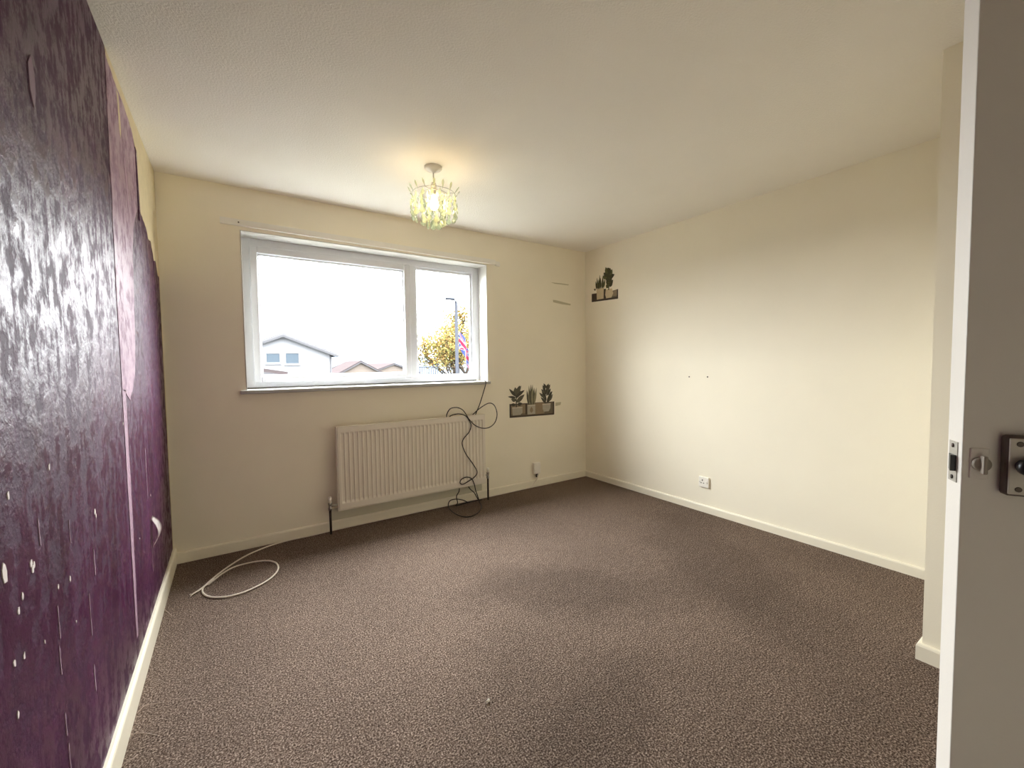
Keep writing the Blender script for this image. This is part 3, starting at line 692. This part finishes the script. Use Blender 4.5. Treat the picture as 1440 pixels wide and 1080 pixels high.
def hang(name, me, r, a, z, yaw=0.0, tilt=0.0, flip=False):
    o = bpy.data.objects.new(name, me); C.objects.link(o); o.parent = pend
    p = Vector((LX + r * math.cos(a), LY + r * math.sin(a), z)) - Vector((LX, LY, H))
    o.location = p
    M = Matrix.Rotation(a + math.pi / 2 + yaw, 4, 'Z') @ Matrix.Rotation(tilt, 4, 'X')
    if flip: M = M @ Matrix.Rotation(math.pi, 4, 'Y')
    o.rotation_euler = M.to_euler(); return o
rr = random.Random(11)
for k in range(16):
    a = 2 * math.pi * k / 16
    hang('upright_leaf', me_up, .127, a, 2.232, rr.uniform(-.5, .5), .62 + rr.uniform(-.12, .12), flip=True)
for rad_, cnt, rows, zt in ((.128, 15, 4, 2.240), (.080, 9, 5, 2.240)):
    for k in range(cnt):
        a = 2 * math.pi * (k + .5 * (rows == 5)) / cnt
        drop_r = 0
        for j in range(rows):
            z = zt - .003 - j * .032 - rr.uniform(0, .006)
            rad2 = rad_ + (.008 if j in (1, 2) and rad_ > .1 else 0) - .004 * j * (rad_ < .1)
            hang('droplet', me_tip if j == rows - 1 else me_drop, rad2, a + rr.uniform(-.05, .05), z, rr.uniform(-.7, .7), rr.uniform(-.12, .12))
for k in range(6):
    hang('droplet', me_tip, .040, 2 * math.pi * k / 6 + .3, 2.092 - rr.uniform(0, .012), rr.uniform(-.6, .6))

# ------------------------------------------------------------------ the open door
TH = math.radians(60)
DA = Vector((.820, .130, 0))                                  # foot of the corner between lock edge and outer face
door = empty('door_1', DA, 'plain cream door standing half open, with lock and latch', 'door', kind='structure', rotz=-TH)
# local axes: +x from lock edge to hinges, +y through the thickness to the room side (yaw -60 deg)
DW, DT, DB, DTOP = .762, .040, .008, 1.985
bm = bmesh.new(); bx(bm, 0, DW, 0, DT, DB, DTOP, .0015); fin('door_leaf', bm, M_door, door, world=False)
def dl(u, v, yoff=0.0):     # local coordinates on the outer face (x along the door, height)
    d = ray(u, v); e = Vector((math.sin(TH), math.cos(TH), 0)); o = Vector((0, 0, CAM_H)); t = (DA + e * yoff - o).dot(e) / d.dot(e); q = o + d * t
    return (q - DA).dot(Vector((math.cos(TH), -math.sin(TH), 0))), q.z
def el(u, v):               # local coordinates on the lock edge (through the thickness, height)
    n = Vector((math.cos(TH), -math.sin(TH), 0)); d = ray(u, v); o = Vector((0, 0, CAM_H)); t = (DA - o).dot(n) / d.dot(n); q = o + d * t
    return (q - DA).dot(Vector((math.sin(TH), math.cos(TH), 0))), q.z
(ex0, ez0), (ex1, ez1) = el(1348, 680), el(1336, 618)
pz0, pz1 = min(ez0, ez1), max(ez0, ez1)
lp = box('latch_plate', (-.0012, .001, .010, .032, pz0, pz1), M_steel, door, bev=.0004, world=False)
zc = .5 * (pz0 + pz1)
bm = bmesh.new()                                              # sprung latch, bevelled on its far side
bz0, bz1 = el(1340, 660)[1], el(1340, 638)[1]
pr = [(0, .012), (-.007, .012), (-.002, .030), (0, .030)]
lo = [bm.verts.new((a, b, bz0)) for a, b in pr]; hi = [bm.verts.new((a, b, bz1)) for a, b in pr]
bm.faces.new(lo); bm.faces.new(hi); [bm.faces.new((lo[i], lo[(i + 1) % 4], hi[(i + 1) % 4], hi[i])) for i in range(4)]
fin('latch_bolt', bm, M_black, door, world=False)
for z in (pz0 + .006, pz1 - .006): lathe_obj('screw', [(.0005, 0), (.003, 0), (.003, .0015), (.0005, .002)], (-.0008, .021, z), M_dsteel, lp, 10, axis=0, world=False)
# painted-over rose with thumb turn
(ax0, az0), (ax1, az1) = dl(1362, 672), dl(1391, 631)
ro = box('thumb_turn_plate', (ax0, ax1, -.0025, .001, az0, az1), M_door, door, bev=.0010, world=False)
cx, cz = .5 * (ax0 + ax1) + .001, .5 * (az0 + az1)
lathe_obj('thumb_turn_boss', [(.001, 0), (.0095, 0), (.0095, .004), (.008, .006), (.001, .007)], (cx, -.002, cz), M_oldpaint, ro, 20, axis=1, world=False)
bm = bmesh.new(); bx(bm, cx - .0025, cx + .0025, -.015, -.006, cz - .012, cz + .012, .0015); fin('thumb_turn', bm, M_oldpaint, ro, world=False)
# surface lock case
(lx0, lz0), (_, lz1) = dl(1418, 698, -.016), dl(1418, 613, -.016)
lk = empty('rim_lock', (lx0 + .04, 0, .5 * (lz0 + lz1))); lk.parent = door
def lkb(name, b, m, bev): 
    o = box(name, b, m, None, bev=bev); o.parent = lk; o.matrix_parent_inverse = Matrix.Translation((-(lx0 + .04), 0, -.5 * (lz0 + lz1))); return o
lkb('lock_case', (lx0 - .003, lx0 + .082, -.015, .001, lz0, lz1), M_case, .004)
cv = lkb('lock_cover', (lx0 - .001, lx0 + .080, -.0175, -.0145, lz0 + .003, lz1 - .003), M_cover, .001)
kx, kz = dl(1436, 657, -.026)
def lkl(name, prof, x, y, z, m, seg=20):
    o = lathe_obj(name, prof, (x, y, z), m, None, seg, axis=1); o.parent = lk; o.matrix_parent_inverse = Matrix.Translation((-(lx0 + .04), 0, -.5 * (lz0 + lz1))); return o
lkl('lock_knob', [(.001, 0), (.008, 0), (.008, .006), (.0105, .008), (.0105, .015), (.008, .018), (.001, .0185)], kx + .006, -.017, kz, M_black)
for sx in (lx0 + .008, lx0 + .072):
    for sz in (lz0 + .010, lz1 - .010): lkl('screw', [(.001, 0), (.0034, 0), (.0034, .0010), (.0025, .0012), (.001, .0008)], sx, -.0172, sz, M_dsteel, 12)
for z in (.25, 1.72):
    lathe_obj('hinge', [(.001, 0), (.006, 0), (.006, .09), (.001, .09)], (DW + .004, DT + .003, z), M_steel, door, 10, world=False)

# ------------------------------------------------------------------ bits on the carpet
M_fib = mat('pale_loose_fibre', srgb(176, 158, 146), rough=.9, var=.1)
for cs in ([(193, 1003), (199, 996), (207, 991), (219, 989.5), (230, 988)], [(182, 1038), (186, 1033), (193, 1031), (204, 1031), (221, 1034)], [(174, 1074), (182, 1069.5), (188, 1066), (193, 1061)], [(231, 856), (236, 861), (242, 866)], [(205, 915), (212, 911), (222, 910)]):
    q = [at(u, v, 2, .004 + .004 * math.sin(i * 1.3)) for i, (u, v) in enumerate(cs)]
    o = tube_obj('carpet_fibre', catmull(q, 4), .0011, M_fib, None, 6)
    tag(o, 'thin pale loose fibre on the carpet by the purple wall skirting', 'fibre', 'loose fibres by the skirting')
q = at(686, 987, 2, .003); bm = bmesh.new()
v = [bm.verts.new((q.x + a, q.y + b, z)) for a, b, z in ((-.009, -.006, .0035), (.0, -.006, .007), (.011, .002, .004), (.009, .008, .008), (-.002, .006, .0045), (-.010, .001, .008), (0, 0, .010))]
for i in range(6): bm.faces.new((v[i], v[(i + 1) % 6], v[6]))
bmesh.ops.solidify(bm, geom=bm.faces[:], thickness=.001)
tag(fin('paper_scrap', bm, M_plastic), 'tiny crumpled white paper scrap lying on the open carpet', 'paper scrap')

# ------------------------------------------------------------------ outside
GZ = -2.80
DIM = 0.42
def dim(r, g, b):
    return tuple(c * DIM for c in srgb(r, g, b)[:3]) + (1,)
M_grass = mat('dull_grass', srgb(66, 66, 60), rough=.95, var=.2, vscale=.4)
M_render = mat('white_house_render', dim(120, 121, 126), rough=.9, var=.04, vscale=2)
M_tile = mat('brown_roof_tiles', dim(62, 56, 57), rough=.9, var=.12, vscale=3)
M_tilep = mat('grey_roof_tiles', dim(90, 89, 92), rough=.9, var=.08, vscale=3)
M_hglass = mat('dark_house_glass', dim(66, 74, 82), rough=.6, spec=.02, var=.05)
M_hframe = mat('house_window_frame', dim(112, 112, 116), rough=.5, spec=.05)
M_fascia = mat('grey_fascia', dim(74, 74, 77), rough=.7)
M_hill = mat('haze_tinted_land', dim(74, 82, 92), rough=1, var=.1, vscale=.02)  # the haze of distance is painted in as this bluish tint
M_brick = mat('pale_brick', dim(100, 92, 86), rough=.9, var=.1, vscale=5)
struct('ground', [(-250, 350, YO + .3, 45, GZ - .5, GZ)], M_grass, 'open ground outside far below the window', 'ground')
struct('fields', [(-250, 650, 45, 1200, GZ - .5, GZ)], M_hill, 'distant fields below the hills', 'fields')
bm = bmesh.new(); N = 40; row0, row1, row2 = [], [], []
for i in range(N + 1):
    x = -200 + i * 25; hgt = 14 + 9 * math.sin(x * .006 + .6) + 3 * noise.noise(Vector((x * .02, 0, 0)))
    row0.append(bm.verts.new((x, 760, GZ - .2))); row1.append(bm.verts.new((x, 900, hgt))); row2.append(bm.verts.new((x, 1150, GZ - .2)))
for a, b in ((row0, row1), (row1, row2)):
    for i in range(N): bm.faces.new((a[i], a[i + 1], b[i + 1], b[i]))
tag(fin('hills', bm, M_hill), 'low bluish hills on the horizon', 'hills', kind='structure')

def house(name, loc, hw, dep, eave, ridge, label, mwall, mroof, wins=(), over=.35, ridge_y=True, rotz=0.0, group=None):
    """gable end faces -Y, ridge runs along Y; local origin at the middle of the gable foot"""
    h = empty(name, loc, label, 'house', group, rotz=rotz)
    bm = bmesh.new(); prof = [(-hw, 0), (hw, 0), (hw, eave), (0, ridge), (-hw, eave)]
    f = [bm.verts.new((a, 0, z)) for a, z in prof]; b = [bm.verts.new((a, dep, z)) for a, z in prof]
    bm.faces.new(f); bm.faces.new(b[::-1]); [bm.faces.new((f[i], f[(i + 1) % 5], b[(i + 1) % 5], b[i])) for i in range(5)]
    fin('wall', bm, mwall, h, world=False)
    sl = (ridge - eave) / hw
    for s in (-1, 1):
        bm = bmesh.new(); q = [(0, ridge + .02), (s * (hw + over), eave - sl * over + .02), (s * (hw + over), eave - sl * over + .20), (0, ridge + .20)]
        f = [bm.verts.new((a, -over, z)) for a, z in q]; b = [bm.verts.new((a, dep + over, z)) for a, z in q]
        bm.faces.new(f); bm.faces.new(b[::-1]); [bm.faces.new((f[i], f[(i + 1) % 4], b[(i + 1) % 4], b[i])) for i in range(4)]
        fin('roof', bm, mroof, h, world=False)
        bm = bmesh.new(); q = [(0, ridge - .12), (s * (hw + over), eave - sl * over - .12), (s * (hw + over), eave - sl * over + .03), (0, ridge + .03)]
        f = [bm.verts.new((a, -over - .03, z)) for a, z in q]; b = [bm.verts.new((a, -over, z)) for a, z in q]
        bm.faces.new(f); bm.faces.new(b[::-1]); [bm.faces.new((f[i], f[(i + 1) % 4], b[(i + 1) % 4], b[i])) for i in range(4)]
        fin('bargeboard', bm, M_fascia, h, world=False)
        tube_obj('gutter', [(s * (hw + over + .03), -over, eave - sl * over), (s * (hw + over + .03), dep + over, eave - sl * over)], .06, M_fascia, h, 8, world=False)
    for (wx, wz, ww, wh) in wins:
        wf = framebox('window', wx - ww / 2, wx + ww / 2, wz - wh / 2, wz + wh / 2, .07, .07, .07, .07, -.04, .05, M_hframe, None, .01); wf.parent = h
        o = box('pane', (wx - ww / 2 + .06, wx + ww / 2 - .06, -.012, .02, wz - wh / 2 + .06, wz + wh / 2 - .06), M_hglass, None); o.parent = wf
        o = box('window_ledge', (wx - ww / 2 - .06, wx + ww / 2 + .06, -.10, .02, wz - wh / 2 - .08, wz - wh / 2), M_hframe, None); o.parent = wf
    return h
A = at(397, 468, 1, 34.0); Ev = at(470, 500, 1, 34.0)
def hz(u, v): q = at(u, v, 1, 34.0); return q.x - A.x, q.z - GZ
w1_ = hz(384, 503.5); w2_ = hz(411, 504)
hm = house('gabled_house', (A.x, 34.0, GZ), Ev.x - A.x - .2, 9.0, Ev.z - GZ + .12, A.z - GZ - .2, 'white rendered gable house across the road', M_render, M_tilep,
      [(w1_[0], w1_[1], .95, .75), (w2_[0], w2_[1], .95, .85)])
dpx = Ev.x - A.x - .28
tube_obj('downpipe', [(dpx, -.06, .05), (dpx, -.06, Ev.z - GZ + .1)], .05, M_fascia, hm, 8, world=False)
G = at(360, 521, 1, 24.0)
house('garage', (G.x - 1.0, 24.0, GZ), 2.0, 5.0, at(390, 527, 1, 24.0).z - GZ, at(366, 517, 1, 24.0).z - GZ, 'low garage roof below the white gable house', M_render, M_tile)
for (u0, v0, u1, v1, Y, lab, mw, rz) in ((507, 509, 536, 524, 62.0, 'brown roofed house with its gable towards the bedroom', M_brick, 0.0),
                                    (553, 512, 592, 524, 80.0, 'brown roofed far house beside the tree', M_brick, 0.25),
                                    (482, 512, 506, 522, 90.0, 'brown roofed far house behind the white gable house', M_render, -0.2)):
    a_ = at(u0, v0, 1, Y); b_ = at(u1, v1, 1, Y)
    house('far_house', (a_.x, Y, GZ), b_.x - a_.x, 9.0, b_.z - GZ, a_.z - GZ, lab, mw, M_tile, [(-1.2, 2.0, 1.1, 1.0), (1.2, 2.0, 1.1, 1.0)], rotz=rz)

# street lamp and flag
LP = at(643, 520, 1, 17.0); TOPZ = at(642, 424, 1, 17.0).z
lamp = empty('street_lamp', (LP.x, 17.0, GZ), 'tall grey street lamp column standing outside by the tree', 'street lamp')
M_pole = mat('galvanised_pole', dim(52, 54, 60), rough=.6, var=.06)
tube_obj('column', [(LP.x, 17, GZ), (LP.x, 17, GZ + 1.2), (LP.x, 17, GZ + 1.25), (LP.x, 17, TOPZ)], [.12, .12, .085, .07], M_pole, lamp, 12)
tube_obj('arm', [(LP.x, 17, TOPZ - .02), (LP.x - .12, 17 - .10, TOPZ + .03), (LP.x - .30, 17 - .25, TOPZ + .05)], .03, M_pole, lamp, 8)
bm = bmesh.new(); bx(bm, LP.x - .62, LP.x - .22, 16.62, 16.84, TOPZ, TOPZ + .10, .03); fin('lantern', bm, M_pole, lamp)

def union(u, v):       # colour of the flag at u in 0..1 (2 long), v in 0..1; 0 blue, 1 white, 2 red
    x = (u - .5) * 2.0; y = (v - .5)
    if abs(x) < .10 or abs(y) < .10: return 2
    if abs(x) < .1667 or abs(y) < .1667: return 1
    for s in (1, -1):
        d = (y - s * .5 * x) / math.sqrt(1.25)
        if abs(d) < .10:
            e = d * s * (1 if x * s > 0 else -1)
            if 0 < (d if (x > 0) == (s > 0) else -d) < .0667: return 2
            return 1
    return 0
fm = [mat('flag_blue', dim(50, 60, 112), rough=.8, var=.05), mat('flag_white', dim(118, 116, 122), rough=.8, var=.03), mat('flag_red', dim(116, 34, 56), rough=.8, var=.05)]
bm = bmesh.new(); NU, NV = 64, 36; FW, FH = 1.75, 1.0; Z0 = at(645, 466, 1, 17.0).z
g = []
for j in range(NV + 1):
    row = []
    for i in range(NU + 1):
        u = i / NU; v = j / NV
        # a limp flag: the fly sinks and folds in upright pleats
        droop = u ** 1.25 * .98
        xx = LP.x + .10 + .57 * u ** .85 + .02 * math.sin(14 * u + 2 * v)
        yy = 17.0 + .13 * math.sin(9.5 * u + 1.2 * v) * (.25 + u)
        zz = Z0 - FH * .80 * (1 - v) - droop + .04 * math.sin(7 * u)
        row.append(bm.verts.new((xx, yy, zz)))
    g.append(row)
for j in range(NV):
    for i in range(NU):
        f = bm.faces.new((g[j][i], g[j][i + 1], g[j + 1][i + 1], g[j + 1][i])); f.material_index = union((i + .5) / NU, (j + .5) / NV); f.smooth = True
me = bpy.data.meshes.new('flag'); bm.to_mesh(me); bm.free(); [me.materials.append(m_) for m_ in fm]
o = bpy.data.objects.new('flag', me); C.objects.link(o); sol = o.modifiers.new('cloth', 'SOLIDIFY'); sol.thickness = .004
tag(o, 'red, white and blue union flag hanging limp on the street lamp', 'flag')

# autumn tree
TX = at(638, 480, 1, 24.0); M_bark = mat('grey_bark', dim(66, 58, 52), rough=.95, var=.15)
tree = empty('autumn_tree', (TX.x, 24.0, GZ), 'yellowing autumn tree standing behind the street lamp', 'tree')
bm = bmesh.new(); tips = []
tr_ = random.Random(5)
def branch(p, d, l, r, depth):
    q = [p]; dd = d.copy()
    for i in range(4):
        dd = (dd + Vector((tr_.uniform(-.16, .16), tr_.uniform(-.16, .16), .05))).normalized(); q.append(q[-1] + dd * l / 4)
    tube(bm, q, [r, r * .9, r * .8, r * .72, r * .62], 6)
    if depth == 0: tips.extend(q[1:]); return
    for k in range(4 if depth > 1 else 3):
        s = q[tr_.choice((2, 3, 4))]; a = tr_.uniform(0, 2 * math.pi); t = tr_.uniform(.45, .95)
        branch(s, (dd * math.cos(t) + (Vector((math.cos(a), math.sin(a), .25))) * math.sin(t)).normalized(), l * tr_.uniform(.6, .78), r * .55, depth - 1)
top_goal = at(640, 426, 1, 24.0).z
branch(Vector((TX.x, 24, GZ)), Vector((0, 0, 1)), 2.6, .17, 4)
k_ = (top_goal - GZ) / (max(p.z for p in tips) - GZ)          # grow it again to the height wanted
bm.free(); bm = bmesh.new(); tips.clear(); tr_ = random.Random(5)
branch(Vector((TX.x, 24, GZ)), Vector((0, 0, 1)), 2.6 * k_, .17, 4)
fin('trunk', bm, M_bark, tree, True)
mls = [mat('yellow_leaf', dim(112, 98, 56), rough=.8, var=.2), mat('orange_leaf', dim(116, 88, 54), rough=.8, var=.2), mat('green_leaf', dim(92, 94, 58), rough=.8, var=.2)]
bm = bmesh.new()
for k in range(15000):
    p = tips[tr_.randrange(len(tips))] + Vector((tr_.gauss(0, .3), tr_.gauss(0, .3), tr_.gauss(0, .28)))
    s = tr_.uniform(.05, .10); a = Vector((tr_.uniform(-1, 1), tr_.uniform(-1, 1), tr_.uniform(-1, 1))).normalized(); b = a.orthogonal().normalized()
    v = [bm.verts.new(p + a * s), bm.verts.new(p + b * s * .6), bm.verts.new(p - a * s), bm.verts.new(p - b * s * .6)]
    bm.faces.new(v).material_index = tr_.choice((0, 0, 0, 1, 2))
me = bpy.data.meshes.new('crown'); bm.to_mesh(me); bm.free(); [me.materials.append(m_) for m_ in mls]
cr = link_mesh('crown', me, None, tree); cr['kind'] = 'stuff'

# railing by the road
fq = at(600, 530, 1, 20.0)
fe = empty('railing', (fq.x, 20.0, GZ), 'pale upright railing beside the tree', 'railing')
rt = at(600, 516, 1, 20.0).z
for k in range(9): tube_obj('bar', [(fq.x - .35 + k * .12, 20, GZ), (fq.x - .35 + k * .12, 20, rt)], .018, M_pole, fe, 6)
tube_obj('rail', [(fq.x - .4, 20, rt), (fq.x + .68, 20, rt)], .022, M_pole, fe, 6)
# weathered surfaces outside are matt
for m_ in (M_grass, M_render, M_tile, M_tilep, M_hglass, M_hframe, M_fascia, M_hill, M_brick, M_pole, M_bark, *fm, *mls):
    m_.node_tree.nodes['Principled BSDF'].inputs['Specular IOR Level'].default_value = 0.0
